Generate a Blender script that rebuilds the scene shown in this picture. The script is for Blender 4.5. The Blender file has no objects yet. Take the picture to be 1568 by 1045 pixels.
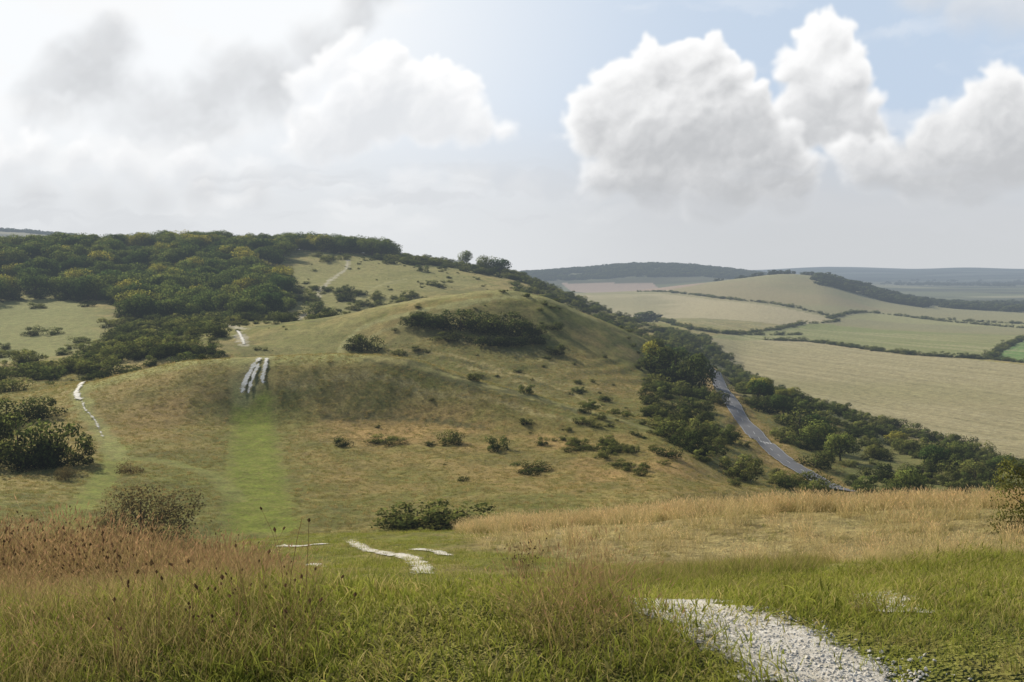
import bpy, math, random
import numpy as np
from mathutils import Vector
rng=np.random.default_rng(7); random.seed(7)
FPX=1524.0; CX=784.0; CY=522.5; HOR=420.0
PITCH=math.atan((CY-HOR)/FPX); cp,sp=math.cos(PITCH),math.sin(PITCH)
SUN_AZ=math.radians(-42); SUN_EL=math.radians(32)
sc=bpy.context.scene
# ---------------------------------------------------------------- helpers
def ray(u,v):
    xc=(np.asarray(u,float)-CX)/FPX; yc=(CY-np.asarray(v,float))/FPX
    return xc, cp+yc*sp, -sp+yc*cp
def azel(u,v):
    x,y,z=ray(u,v); return np.arctan2(x,y), z/np.hypot(x,y)
def _h(ix,iy,s):
    n=(ix*374761393+iy*668265263+s*144269504)&0xffffffff
    n=((n^(n>>13))*1274126177)&0xffffffff
    n=n^(n>>16)
    return n/4294967295.0
def vnoise(x,y,s=0):
    xi=np.floor(x).astype(np.int64); yi=np.floor(y).astype(np.int64)
    fx=x-xi; fy=y-yi; fx=fx*fx*fx*(fx*(fx*6-15)+10); fy=fy*fy*fy*(fy*(fy*6-15)+10)
    a=_h(xi,yi,s);b=_h(xi+1,yi,s);c=_h(xi,yi+1,s);d=_h(xi+1,yi+1,s)
    return ((a*(1-fx)+b*fx)*(1-fy)+(c*(1-fx)+d*fx)*fy)*2-1
def fbm(x,y,o=4,s=0,g=0.5):
    t=0;a=1;w=0
    for i in range(o):
        t=t+a*vnoise(x,y,s+i*17); w+=a; a*=g; x,y=(x*1.63+y*1.2+3.1,-x*1.2+y*1.63+7.7)
    return t/w
def sst(a,b,x):
    t=np.clip((x-a)/(b-a),0,1); return t*t*(3-2*t)
def pslopes(x,y):
    h=np.diff(x,axis=0); d=np.diff(y,axis=0)/h
    m=np.zeros_like(y)
    w1=2*h[1:]+h[:-1]; w2=h[1:]+2*h[:-1]
    ok=(d[:-1]*d[1:])>0
    with np.errstate(all='ignore'):
        mm=(w1+w2)/(w1/d[:-1]+w2/d[1:])
    m[1:-1]=np.where(ok,mm,0); m[0]=d[0]; m[-1]=d[-1]
    return m
def peval(x,y,m,q):
    i=np.clip(np.searchsorted(x,q)-1,0,len(x)-2)
    h=x[i+1]-x[i]; t=np.clip((q-x[i])/h,0,1)
    return (2*t**3-3*t*t+1)*y[i]+(t**3-2*t*t+t)*h*m[i]+(-2*t**3+3*t*t)*y[i+1]+(t**3-t*t)*h*m[i+1]
# ---------------------------------------------------------------- terrain survey lines (bearing column, row-or-height, range)
L=[
 [(0,-1.65,.05)],
 [(0,-1.65,1.6)],
 [(-300,1045,4),(0,1045,4),(1568,1045,4)],
 [(-300,905,9),(0,912,9),(300,925,9),(600,945,9),(900,935,9),(1200,925,9),(1568,890,9)],
 [(-300,866,14),(0,870,14),(200,870,14),(350,884,14),(450,898,14),(600,903,14),(800,897,14),(950,893,14),(1150,878,14),(1350,866,14),(1568,852,14)],
 [(-300,-8,22),(0,-8,22),(200,-7.6,22),(350,-6.9,22),(450,872,22),(600,868,22),(800,866,22),(1000,868,22),(1200,866,22),(1568,850,22)],
 [(-300,-11.3,36),(0,-11.3,36),(250,-10.6,36),(380,830,36),(500,824,36),(600,822,36),(780,812,36),(1000,793,36),(1200,783,36),(1400,778,36),(1568,772,36),(1900,768,36)],
 [(-300,-28,95),(0,-30,95),(385,-31,95),(800,-30,95),(1000,-31,95),(1200,-38,100),(1400,-44,110),(1568,-46,110)],
 [(-300,795,125),(0,795,125),(200,800,125),(385,812,122),(600,797,125),(800,784,125),(1000,772,130),(1200,760,170),(1400,775,190),(1568,790,190)],
 [(-300,725,165),(0,720,165),(200,715,165),(385,718,165),(600,718,165),(800,712,165),(1000,725,158),(1200,735,200),(1400,748,220),(1568,762,215)],
 [(-300,690,190),(0,680,190),(130,662,200),(300,655,203),(385,655,205),(600,652,202),(800,668,190),(1000,690,181),(1200,680,260),(1400,707,270),(1568,740,250)],
 [(-300,640,240),(0,622,250),(130,592,245),(220,568,242),(300,553,238),(370,548,236),(450,545,234),(560,545,230),(620,550,227),(700,573,221),(850,613,214),(1000,655,208),(1100,665,250),(1200,652,300),(1400,692,300),(1568,728,280)],
 [(-300,600,300),(0,592,310),(130,583,305),(220,-34,300),(300,-33.5,298),(450,-34,295),(560,-34.5,292),(700,-34,275),(850,-35,255),(1000,634,256),(1100,622,300),(1200,614,360),(1330,660,345),(1400,-57,345),(1568,-56,320)],
 [(-300,560,360),(0,560,370),(130,550,370),(300,530,358),(450,530,352),(560,526,347),(700,516,340),(850,534,334),(950,562,333),(1050,590,350),(1100,590,375),(1200,-59,480),(1400,-60,450),(1568,-60,450)],
 [(-300,545,430),(0,545,430),(130,535,430),(300,511,405),(400,503,398),(500,487,390),(600,465,383),(700,450,380),(760,445,380),(820,452,380),(900,482,386),(960,507,393),(1010,533,402),(1060,562,412),(1100,572,430),(1150,-58,520),(1200,-60,600),(1400,-61,600),(1568,-61,600)],
 [(-300,510,530),(0,505,530),(130,495,530),(300,492,520),(400,488,515),(500,-24,495),(600,-27,490),(700,-28,480),(760,-28,480),(900,-34,490),(1000,-42,510),(1060,-50,540),(1150,-60,620),(1400,-62,750),(1568,-62,750)],
 [(-300,450,680),(0,455,680),(200,445,680),(400,440,680),(500,434,680),(600,430,680),(700,434,680),(760,441,680),(850,462,670),(900,482,660),(960,507,650),(1050,525,700),(1150,-61,800),(1400,-63,950),(1568,-63,950)],
 [(-300,388,900),(0,386,900),(150,382,900),(300,380,900),(440,382,900),(590,391,890),(660,400,880),(700,406,880),(780,420,870),(830,438,860),(900,466,850),(960,490,820),(1050,512,880),(1150,-60,1050),(1400,-64,1150),(1568,-64,1150)],
 [(-300,0,1250),(600,-5,1250),(760,-30,1250),(850,-57,1250),(1000,487,1250),(1150,485,1250),(1280,495,1250),(1400,500,1300),(1568,504,1350)],
 [(-300,10,1700),(600,0,1700),(850,453,1700),(1000,453,1700),(1150,446,1700),(1250,449,1700),(1350,470,1700),(1568,484,1750)],
 [(-300,30,2100),(600,10,2100),(850,450,2100),(950,448,2100),(1050,437,2100),(1150,424,2100),(1200,419,2100),(1240,422,2100),(1300,436,2100),(1380,458,2100),(1450,468,2100),(1568,472,2150)],
 [(-300,376,2700),(0,376,2700),(200,30,2700),(850,447,2700),(1000,446,2700),(1100,441,2700),(1200,-45,2700),(1400,462,2700),(1568,463,2700)],
 [(-300,358,3600),(0,356,3600),(80,360,3600),(150,368,3600),(250,392,3600),(500,402,3600),(700,417,3600),(800,418,3600),(870,414,3600),(930,409,3600),(980,406,3600),(1050,408,3600),(1100,413,3600),(1160,420,3600),(1250,430,3600),(1350,441,3600),(1568,446,3600)],
 [(-300,405,5000),(700,428,5000),(1150,429,5000),(1350,431,5000),(1568,433,5000)],
 [(-300,405,7500),(800,417,7500),(1000,416,7500),(1150,414,7500),(1280,409,7500),(1400,412,7500),(1480,410,7500),(1568,412,7500),(1900,408,7500)],
 [(0,-60,9500)],
 [(0,-60,12800)],
]
AZ=np.unique(np.concatenate([np.linspace(-math.pi,-.62,60),np.linspace(-.62,-.52,60),np.linspace(-.52,.52,1250),np.linspace(.52,.62,60),np.linspace(.62,math.pi,60)]))
R=np.unique(np.concatenate([np.geomspace(.05,3,40),np.geomspace(3,60,330),np.geomspace(60,1200,560),np.geomspace(1200,12800,230)]))
lR=np.log(R); NC,NR=len(AZ),len(R)
D=[];Z=[]
for ln in L:
    a=[];r=[];z=[]
    for (u,v,rr) in ln:
        if v>=340: A,te=azel(u,v); zz=rr*te
        else: A,_=azel(u,HOR); zz=v
        a.append(float(A)); r.append(math.log(rr)); z.append(float(zz))
    am=(r[0]+r[-1])/2; zm=(z[0]+z[-1])/2
    a=[-math.pi,-.95]+a+[.95,math.pi]; r=[am,r[0]]+r+[r[-1],am]; z=[zm,z[0]]+z+[z[-1],zm]
    a=np.array(a);r=np.array(r);z=np.array(z)
    D.append(peval(a,r,pslopes(a,r),AZ)); Z.append(peval(a,z,pslopes(a,z),AZ))
D=np.array(D);Z=np.array(Z)
for k in range(1,len(D)): D[k]=np.maximum(D[k],D[k-1]+.03)
M=pslopes(D,Z)
ZG=np.zeros((NC,NR))
for c in range(NC): ZG[c]=peval(D[:,c],Z[:,c],M[:,c],lR)
XG=np.sin(AZ)[:,None]*R[None]; YG=np.cos(AZ)[:,None]*R[None]; RG=np.broadcast_to(R[None],XG.shape)
near=1-sst(40,70,RG); far=sst(1000,1500,RG); mid=(1-near)*(1-far)
ZG+= near*sst(2,5,RG)*(.06*fbm(XG/1.1,YG/1.1,3,1)+.16*fbm(XG/6,YG/6,2,5))
ZG+= mid*(.55*fbm(XG/32,YG/32,3,11)+.26*fbm(XG/5,YG/5,3,15))
ZG+= far*(2.2*fbm(XG/260,YG/260,3,21))
ter=sst(225,250,RG)*(1-sst(375,390,RG))*sst(-.14,-.05,AZ)[:,None]*sst(-.2,.3,fbm(XG/60,YG/60,2,35))
ZG+= ter*.26*np.sin((ZG+fbm(XG/30,YG/30,3,33)*2.5)*2*math.pi/2.6)
iC=np.arange(NC);iR=np.arange(NR)
def Hgt(x,y):
    x=np.atleast_1d(np.asarray(x,float));y=np.atleast_1d(np.asarray(y,float))
    a=np.interp(np.arctan2(x,y),AZ,iC); r=np.interp(np.log(np.maximum(np.hypot(x,y),.05)),lR,iR)
    i=np.clip(a.astype(int),0,NC-2);j=np.clip(r.astype(int),0,NR-2);fa=a-i;fr=r-j
    return (ZG[i,j]*(1-fr)+ZG[i,j+1]*fr)*(1-fa)+(ZG[i+1,j]*(1-fr)+ZG[i+1,j+1]*fr)*fa
def hit(u,v):
    A,te=azel(u,v); a=np.interp(float(A),AZ,iC); i=min(int(a),NC-2); f=a-i
    pr=ZG[i]*(1-f)+ZG[i+1]*f; ang=pr/R
    s=60
    idx=np.nonzero(ang[s:]>=te)[0]
    j=(idx[0]+s) if len(idx) else int(np.argmax(ang[s:]))+s
    r=R[j]
    if len(idx) and j>s:
        t=(te-ang[j-1])/(ang[j]-ang[j-1]+1e-12); r=R[j-1]+(R[j]-R[j-1])*min(max(t,0),1)
    return np.array([math.sin(A)*r,math.cos(A)*r])
def hits(pts): return np.array([hit(u,v) for u,v in pts])
def smooth(P,n=12):
    P=np.asarray(P,float); out=[]
    Q=np.vstack([2*P[0]-P[1],P,2*P[-1]-P[-2]])
    for i in range(1,len(Q)-2):
        for t in np.linspace(0,1,n,endpoint=False):
            out.append(.5*((2*Q[i])+(-Q[i-1]+Q[i+1])*t+(2*Q[i-1]-5*Q[i]+4*Q[i+1]-Q[i+2])*t*t+(-Q[i-1]+3*Q[i]-3*Q[i+1]+Q[i+2])*t**3))
    out.append(P[-1]); return np.array(out)
def inpoly(x,y,P):
    res=np.zeros(np.shape(x),bool); n=len(P)
    for i in range(n):
        x1,y1=P[i];x2,y2=P[(i+1)%n]
        if y1==y2: continue
        c=((y1>y)!=(y2>y))&(x<(x2-x1)*(y-y1)/(y2-y1)+x1); res^=c
    return res
def dpoly(x,y,P):
    d=np.full(np.shape(x),1e9)
    for i in range(len(P)-1):
        ax,ay=P[i];bx,by=P[i+1];vx,vy=bx-ax,by-ay;l=vx*vx+vy*vy+1e-9
        t=np.clip(((x-ax)*vx+(y-ay)*vy)/l,0,1)
        d=np.minimum(d,np.hypot(x-ax-t*vx,y-ay-t*vy))
    return d
# ---------------------------------------------------------------- ground colour zones
C=lambda *c: np.array(c)
n1=fbm(XG/38,YG/38,4,41); n2=fbm(XG/7,YG/7,4,47); n3=fbm(XG/170,YG/170,3,51); n4=fbm(XG/2.2,YG/2.2,3,57); n5=fbm(XG/16,YG/16,4,59)
dry=sst(-.32,.38,n1*.45+n2*.35+n4*.3+n5*.3)
col=C(.18,.19,.042)*(1-dry[...,None])+C(.36,.285,.10)*dry[...,None]
def mixc(mask,c):
    global col
    col=col*(1-mask[...,None])+np.asarray(c)*mask[...,None]
mixc(sst(.15,.4,fbm(XG/12,YG/12,4,63))*.5,C(.10,.115,.035))
fg=1-sst(45,60,RG)
mixc(fg,C(.20,.215,.045)); mixc(fg*sst(.0,.5,fbm(XG/1.7,YG/1.7,4,61))*.7,C(.36,.29,.12)); mixc(fg*sst(.1,.45,fbm(XG/.7,YG/.7,4,65))*.5,C(.09,.10,.03))
pl=sst(1000,1300,RG); mixc(pl,C(.25,.24,.125)); 
vf=sst(2300,2800,RG); mixc(vf,C(.10,.12,.06)); mixc(vf*sst(-.05,.2,fbm(XG/420,YG/150,3,71)),C(.035,.05,.03)); mixc(vf*sst(.15,.3,fbm(XG/600,YG/300,2,77))*.7,C(.28,.27,.16))
def zone(pts,c,soft=0,wob=0,ns=None,tex=0):
    P=hits(pts); lo=P.min(0)-soft-wob-5;hi=P.max(0)+soft+wob+5
    s=(XG>lo[0])&(XG<hi[0])&(YG>lo[1])&(YG<hi[1])
    x=XG[s];y=YG[s]
    if wob: x=x+wob*fbm(XG[s]/(wob*3),YG[s]/(wob*3),3,81); y=y+wob*fbm(XG[s]/(wob*3),YG[s]/(wob*3),3,87)
    ins=inpoly(x,y,P).astype(float)
    if soft:
        dd=dpoly(x,y,np.vstack([P,P[:1]])); ins=np.where(ins>0,.5+.5*np.clip(dd/soft,0,1),.5-.5*np.clip(dd/soft,0,1))
    m=np.zeros(XG.shape); m[s]=ins; 
    if ns: m=m*ns
    if tex: m=m*(1-tex+tex*sst(-.35,.35,n2+n5*.6))
    mixc(m,c)
def line(pts,w,c,k=1.0,edge=.5,wob=0,jag=0):
    P=smooth(hits(pts),5); lo=P.min(0)-w*3-3;hi=P.max(0)+w*3+3
    s=(XG>lo[0])&(XG<hi[0])&(YG>lo[1])&(YG<hi[1])
    d=dpoly(XG[s],YG[s],P)
    if jag: d=d+jag*w*fbm(XG[s]/(w*1.2),YG[s]/(w*1.2),3,91)
    m=np.zeros(XG.shape); m[s]=(1-sst(w*.5*(1-edge),w*.5*(1+edge),d))*k
    mixc(m,c)
    return P
zone([(150,605),(300,562),(450,554),(600,558),(760,602),(980,662),(1100,745),(700,795),(480,800),(430,620),(355,620),(330,690),(190,690)],C(.17,.16,.045),6,8,.5,.5)  # olive knoll face; shade of the slope painted into its colour
zone([(540,545),(600,500),(690,465),(800,466),(890,500),(960,560),(990,640),(860,612),(700,575),(620,552)],C(.135,.14,.04),6,8,.75,.3)  # hill behind: its shaded near face painted as darker turf
ORG=C(.44,.29,.11)
for p,k in [([(560,625),(700,610),(790,640),(760,690),(640,690),(540,665)],.9),([(800,670),(960,660),(1060,700),(1100,740),(960,760),(820,720)],.9),
          ([(140,590),(330,575),(360,590),(240,640),(150,650)],.6),([(430,600),(540,580),(620,600),(500,640)],.3),([(640,700),(800,700),(900,760),(760,770)],.5),([(500,600),(900,640),(1000,690),(700,650)],.5),
          ([(860,510),(960,530),(1000,600),(900,590)],.6),([(180,640),(330,640),(300,690),(190,690)],.4),([(450,690),(600,700),(640,760),(480,760)],.4)]:
    zone(p,ORG,8,14,k,.7)
zone([(-100,470),(60,458),(120,462),(165,490),(170,525),(90,545),(-100,560)],C(.225,.24,.075),8,6,.9)
zone([(400,420),(470,400),(570,395),(720,415),(740,440),(640,452),(560,480),(470,480),(440,450)],C(.26,.255,.085),15,10,.85,.3)
zone([(400,510),(520,490),(600,470),(560,500),(520,538),(420,545)],C(.26,.255,.085),5,8,.7,.3)
zone([(0,800),(90,770),(150,700),(330,690),(350,640),(440,640),(480,815),(330,822)],C(.17,.185,.04),6,5,.6,.3)
line([(135,594),(220,570),(300,555),(450,548),(560,548)],8,C(.33,.33,.11),.85,jag=.3)  # light green crest path, with the knoll's sunlit rim painted into its colour
line([(560,548),(620,554),(700,578),(850,617),(990,657)],3.0,C(.36,.33,.125),.6,jag=.8)  # sunlit rim painted on down the knoll's right shoulder
line([(600,467),(700,452),(760,448),(820,455),(900,485)],7,C(.36,.34,.13),.75,jag=.4)  # lit crest edge of the hill behind, painted as paler turf
# mown ride
zone([(345,819),(352,740),(356,640),(366,600),(412,600),(418,650),(436,740),(462,819)],C(.185,.225,.028),1.2,1.0,.95)
line([(70,815),(110,790),(150,745),(178,705),(170,680)],4,C(.22,.25,.05),.95,jag=.3)
line([(180,703),(260,708),(330,730),(365,765)],2.6,C(.22,.24,.06),.8,jag=.3)
line([(178,700),(165,675),(150,652),(134,634),(122,612),(118,600),(130,588)],3.8,C(.28,.29,.09),.85,jag=.5)
line([(372,610),(385,580),(400,549)],6,C(.28,.27,.11),.7,jag=.5)
line([(415,547),(520,540),(560,500),(640,478),(720,462),(790,455)],3.0,C(.40,.39,.16),.75,jag=.6)
line([(545,540),(570,515),(620,497),(700,472),(760,458)],2.2,C(.38,.37,.15),.6,jag=.6)
CH=C(.52,.48,.36)
for p in ([(487,456),(492,442),(512,425),(530,412),(533,398)],[(205,512),(213,498)],[(262,548),(268,532),(258,525)],[(300,480),(320,490),(345,498),(375,505)],[(455,490),(468,480)],[(365,508),(376,530)]):
    line(p,3.0,CH,.7,jag=.8)
line([(540,465),(575,440),(620,428)],3,C(.36,.34,.15),.6,jag=.8)
line([(560,440),(640,432),(740,440)],3,C(.33,.32,.14),.5,jag=.8)
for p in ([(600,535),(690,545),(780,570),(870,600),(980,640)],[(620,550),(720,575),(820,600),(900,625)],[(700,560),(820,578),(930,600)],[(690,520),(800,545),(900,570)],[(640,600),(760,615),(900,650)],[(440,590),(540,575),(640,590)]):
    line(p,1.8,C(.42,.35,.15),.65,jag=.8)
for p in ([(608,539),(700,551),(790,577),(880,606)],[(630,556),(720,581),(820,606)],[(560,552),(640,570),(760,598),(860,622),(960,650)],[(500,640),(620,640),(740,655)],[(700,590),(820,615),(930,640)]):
    line(p,1.9,C(.07,.085,.03),.75,jag=.9)  # dark terrace lines; shade behind the crest painted into the turf colour
# valley fields
zone([(1040,512),(1130,514),(1250,521),(1400,543),(1600,562),(1640,720),(1500,690),(1350,655),(1200,612),(1130,585),(1080,545)],C(.345,.305,.165))
zone([(1060,514),(1130,512),(1235,493),(1600,515),(1600,558),(1400,540),(1220,519)],C(.20,.23,.08))
zone([(1515,549),(1560,520),(1640,515),(1640,562)],C(.09,.22,.045))
zone([(880,452),(1010,450),(1120,462),(1200,472),(1280,489),(1215,500),(1000,487),(900,475)],C(.38,.335,.20))
zone([(860,434),(1000,434),(1110,437),(1010,446),(880,447)],C(.32,.24,.19))
zone([(1010,447),(1080,434),(1150,428),(1260,430),(1300,460),(1380,478),(1200,468),(1110,460)],C(.26,.23,.125),20,10)
zone([(1290,487),(1330,478),(1640,496),(1640,504)],C(.28,.28,.13))
zone([(1380,455),(1500,462),(1700,468),(1700,480),(1500,476)],C(.04,.06,.04))
fm=(RG>330)&(RG<1150)&(AZ[:,None]>.17)
cr=XG*.93+YG*.36
tl=(np.abs((cr/22)%1-.5)<.04)
sw=fbm(cr/4,(YG*.93-XG*.36)/160,4,99); mixc(fm*sst(-.1,.5,sw)*.5,C(.43,.38,.22)); mixc(fm*sst(0,.5,-sw)*.35,C(.23,.215,.11)); mixc(fm*sst(-.1,.5,n3)*.45,C(.25,.245,.105))
mixc((fm&tl).astype(float)*.4,C(.20,.19,.09))
fm2=(RG>1150)&(RG<2300)&(AZ[:,None]>.05); mixc(fm2*sst(-.1,.5,n3+.5*n1)*.4,C(.20,.21,.10))
zone([(880,905),(930,903),(1010,960),(1120,1050),(880,1050),(850,960)],C(.28,.22,.10),.5,.3,.5)
zone([(-300,1060),(500,1060),(430,905),(350,884),(200,870),(-300,868)],C(.17,.15,.05),.5,.3,.8)
zone([(700,838),(1000,872),(1250,866),(1568,853),(1800,845),(1800,770),(1568,774),(1200,784),(780,813)],C(.37,.30,.13),.6,1,.9)
zone([(985,560),(1040,515),(1075,520),(1140,580),(1220,612),(1380,665),(1600,745),(1620,780),(1400,780),(1250,770),(1180,750),(1080,715),(985,650)],C(.13,.145,.045),4,5,.75)
road_pts=[(1085,560),(1100,583),(1112,606),(1130,633),(1150,658),(1172,682),(1205,708),(1243,731)]
RP=hits(road_pts); RP=np.vstack([RP,RP[-1]+(RP[-1]-RP[-2])*1.2]); RPs=smooth(RP,14)
s=(XG>RPs[:,0].min()-20)&(XG<RPs[:,0].max()+20)&(YG>RPs[:,1].min()-20)&(YG<RPs[:,1].max()+20)
m=np.zeros(XG.shape); m[s]=1-sst(5.0,8,dpoly(XG[s],YG[s],RPs)+2*n2[s]); mixc(m*.85,C(.36,.25,.095))
# ---------------------------------------------------------------- materials
def newmat(name):
    m=bpy.data.materials.new(name); m.use_nodes=True; nt=m.node_tree; nt.nodes.clear()
    try: m.cycles.emission_sampling='NONE'
    except Exception: pass
    return m,nt
def N(nt,t,**k):
    n=nt.nodes.new(t)
    for a,b in k.items(): setattr(n,a,b)
    return n
def math_(nt,op,a,b=None,clamp=False):
    n=N(nt,'ShaderNodeMath',operation=op,use_clamp=clamp)
    for i,v in enumerate((a,b)):
        if v is None: continue
        if isinstance(v,(int,float)): n.inputs[i].default_value=v
        else: nt.links.new(v,n.inputs[i])
    return n.outputs[0]
def mixrgb(nt,f,a,b,bt='MIX'):
    n=N(nt,'ShaderNodeMix',data_type='RGBA',blend_type=bt)
    for s,v in ((n.inputs[0],f),(n.inputs[6],a),(n.inputs[7],b)):
        if isinstance(v,(int,float)): s.default_value=v
        elif isinstance(v,(tuple,list,np.ndarray)): s.default_value=(*[float(q) for q in v],1)
        else: nt.links.new(v,s)
    return n.outputs[2]
def finish(nt,shader,scale=6800,hc=(.42,.49,.57)):  # aerial haze painted in: glowing tint mixed over the surface with distance
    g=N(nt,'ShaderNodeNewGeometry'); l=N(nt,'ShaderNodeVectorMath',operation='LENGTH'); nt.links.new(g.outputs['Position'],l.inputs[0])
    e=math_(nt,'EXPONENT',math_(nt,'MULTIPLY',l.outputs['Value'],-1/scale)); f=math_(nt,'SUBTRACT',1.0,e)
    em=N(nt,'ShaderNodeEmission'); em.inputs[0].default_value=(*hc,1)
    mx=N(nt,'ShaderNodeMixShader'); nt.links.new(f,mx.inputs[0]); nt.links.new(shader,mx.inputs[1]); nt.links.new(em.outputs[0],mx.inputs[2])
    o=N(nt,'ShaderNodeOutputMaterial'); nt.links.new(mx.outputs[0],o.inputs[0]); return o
def noise(nt,scale,detail=4,rough=.6,vec=None,dist=0):
    n=N(nt,'ShaderNodeTexNoise'); n.inputs['Scale'].default_value=scale; n.inputs['Detail'].default_value=detail; n.inputs['Roughness'].default_value=rough; n.inputs['Distortion'].default_value=dist
    if vec is None:
        g=N(nt,'ShaderNodeNewGeometry'); vec=g.outputs['Position']
    nt.links.new(vec,n.inputs['Vector']); return n.outputs[0]
def ramp(nt,f,pts):
    r=N(nt,'ShaderNodeMapRange',clamp=True); nt.links.new(f,r.inputs[0])
    for i,v in enumerate(pts): r.inputs[1+i].default_value=v
    return r.outputs[0]
mt,nt=newmat('downland_turf')
at=N(nt,'ShaderNodeAttribute',attribute_name='Col')
f1=ramp(nt,noise(nt,.35,6,.75),(.3,.7,.64,1.36)); f2=ramp(nt,noise(nt,2.2,5,.75),(.3,.7,.58,1.42)); f3=ramp(nt,noise(nt,18,4,.7),(.3,.7,.65,1.35))
k=math_(nt,'MULTIPLY',math_(nt,'MULTIPLY',f1,f2),f3)
vm=N(nt,'ShaderNodeVectorMath',operation='SCALE'); nt.links.new(at.outputs[0],vm.inputs[0]); nt.links.new(k,vm.inputs['Scale'])
hue=mixrgb(nt,ramp(nt,noise(nt,.8,5,.65,dist=1),(.42,.66,0,.32)),vm.outputs[0],(.34,.24,.095))
g=N(nt,'ShaderNodeBsdfPrincipled'); nt.links.new(hue,g.inputs['Base Color']); g.inputs['Roughness'].default_value=.95; g.inputs['Specular IOR Level'].default_value=.1
b=N(nt,'ShaderNodeBump'); b.inputs['Strength'].default_value=1.0; b.inputs['Distance'].default_value=.55
nt.links.new(math_(nt,'ADD',noise(nt,1.0,6,.8),math_(nt,'MULTIPLY',noise(nt,12,4,.7),.12)),b.inputs['Height']); nt.links.new(b.outputs[0],g.inputs['Normal'])
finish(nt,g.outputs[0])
def meshobj(name,V,Fq,mats,cols=None,smoothf=True,link=True,midx=None,nrm=None):
    me=bpy.data.meshes.new(name); V=np.asarray(V,np.float32)
    me.vertices.add(len(V)); me.vertices.foreach_set('co',V.ravel())
    if isinstance(Fq,np.ndarray):
        nf,k=Fq.shape; tot=nf*k; ls=np.arange(0,tot,k); fl=Fq.ravel()
    else:
        ln=[len(f) for f in Fq]; ls=np.concatenate([[0],np.cumsum(ln)[:-1]]); fl=np.array([i for f in Fq for i in f]); nf=len(Fq); tot=len(fl)
    me.loops.add(tot); me.loops.foreach_set('vertex_index',fl.astype(np.int32))
    me.polygons.add(nf); me.polygons.foreach_set('loop_start',ls.astype(np.int32))
    me.polygons.foreach_set('use_smooth',np.full(nf,smoothf))
    if midx is not None: me.polygons.foreach_set('material_index',np.asarray(midx,np.int32))
    for m in mats: me.materials.append(m)
    me.update(calc_edges=True)
    if cols is not None:
        ca=me.color_attributes.new('Col','FLOAT_COLOR','POINT'); cc=np.ones((len(V),4),np.float32); cc[:,:cols.shape[1]]=cols; ca.data.foreach_set('color',cc.ravel())
    if nrm is not None:
        na=me.attributes.new('nrm','FLOAT_VECTOR','POINT'); na.data.foreach_set('vector',np.asarray(nrm,np.float32).ravel())
    ob=bpy.data.objects.new(name,me)
    if link: sc.collection.objects.link(ob)
    return ob
def gridfaces(a,b):
    i=np.arange(a-1)[:,None]*b+np.arange(b-1)[None]; i=i.ravel()
    return np.stack([i,i+b,i+b+1,i+1],1)
meshobj('ground',np.stack([XG.ravel(),YG.ravel(),ZG.ravel()],1),gridfaces(NC,NR),[mt],np.clip(col.reshape(-1,3),0,1))
# ---------------------------------------------------------------- ribbons
def ribbon(name,P,w,mat,off=.02,na=9):
    P=np.asarray(P); T=np.gradient(P,axis=0); T/=np.linalg.norm(T,axis=1)[:,None]+1e-9; Nn=np.stack([T[:,1],-T[:,0]],1)
    w=np.broadcast_to(w,len(P)).astype(float); t=np.linspace(-.5,.5,na)
    X=P[:,None,0]+Nn[:,None,0]*w[:,None]*t[None]; Y=P[:,None,1]+Nn[:,None,1]*w[:,None]*t[None]
    Zz=Hgt(X.ravel(),Y.ravel()).reshape(X.shape)+off
    c=np.zeros(X.shape+(3,)); c[...,0]=1-np.abs(t)[None]*2
    e=np.linspace(0,1,len(P)); c[...,0]*=np.minimum(1,np.minimum(e,1-e)*10)[:,None]
    return meshobj(name,np.stack([X.ravel(),Y.ravel(),Zz.ravel()],1),gridfaces(len(P),na)[:,::-1].copy(),[mat],c.reshape(-1,3))
def chalkmat(name,sc1,lo,hi,amp,ca,cb,cd,bumpsc=22):
    m,nt=newmat(name)
    at=N(nt,'ShaderNodeAttribute',attribute_name='Col'); sx=N(nt,'ShaderNodeSeparateColor'); nt.links.new(at.outputs[0],sx.inputs[0])
    a_=math_(nt,'ADD',sx.outputs[0],math_(nt,'MULTIPLY',math_(nt,'SUBTRACT',noise(nt,sc1,7,.75),.5),amp))
    al=ramp(nt,a_,(lo,hi,0,1))
    cc=mixrgb(nt,ramp(nt,noise(nt,bumpsc,6,.75),(.36,.64,0,1)),ca,cb); cc=mixrgb(nt,ramp(nt,noise(nt,sc1*.6,5,.65),(.48,.66,0,.6)),cc,cd)
    g=N(nt,'ShaderNodeBsdfPrincipled'); nt.links.new(cc,g.inputs['Base Color']); g.inputs['Roughness'].default_value=.95; g.inputs['Specular IOR Level'].default_value=.15
    b=N(nt,'ShaderNodeBump'); b.inputs['Strength'].default_value=.7; b.inputs['Distance'].default_value=.02; nt.links.new(noise(nt,bumpsc*1.6,6,.75),b.inputs['Height']); nt.links.new(b.outputs[0],g.inputs['Normal'])
    tr=N(nt,'ShaderNodeBsdfTransparent'); mx=N(nt,'ShaderNodeMixShader'); nt.links.new(al,mx.inputs[0]); nt.links.new(tr.outputs[0],mx.inputs[1]); nt.links.new(g.outputs[0],mx.inputs[2])
    o=N(nt,'ShaderNodeOutputMaterial'); nt.links.new(mx.outputs[0],o.inputs[0]); return m
mc=chalkmat('chalk',5,.24,.46,2.4,(.46,.42,.34),(.76,.73,.66),(.40,.35,.24))
PN=smooth(hits([(1390,1130),(1305,1062),(1245,1022),(1180,984),(1105,948),(1025,920),(925,898)]),24)
ribbon('chalk_path',PN,np.linspace(.56,.80,len(PN)),mc,.006,15)
ribbon('chalk_path',smooth(hits([(535,825),(552,838),(590,848),(625,855),(645,868),(650,882)]),14),.6,mc,.03,9)
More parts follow.
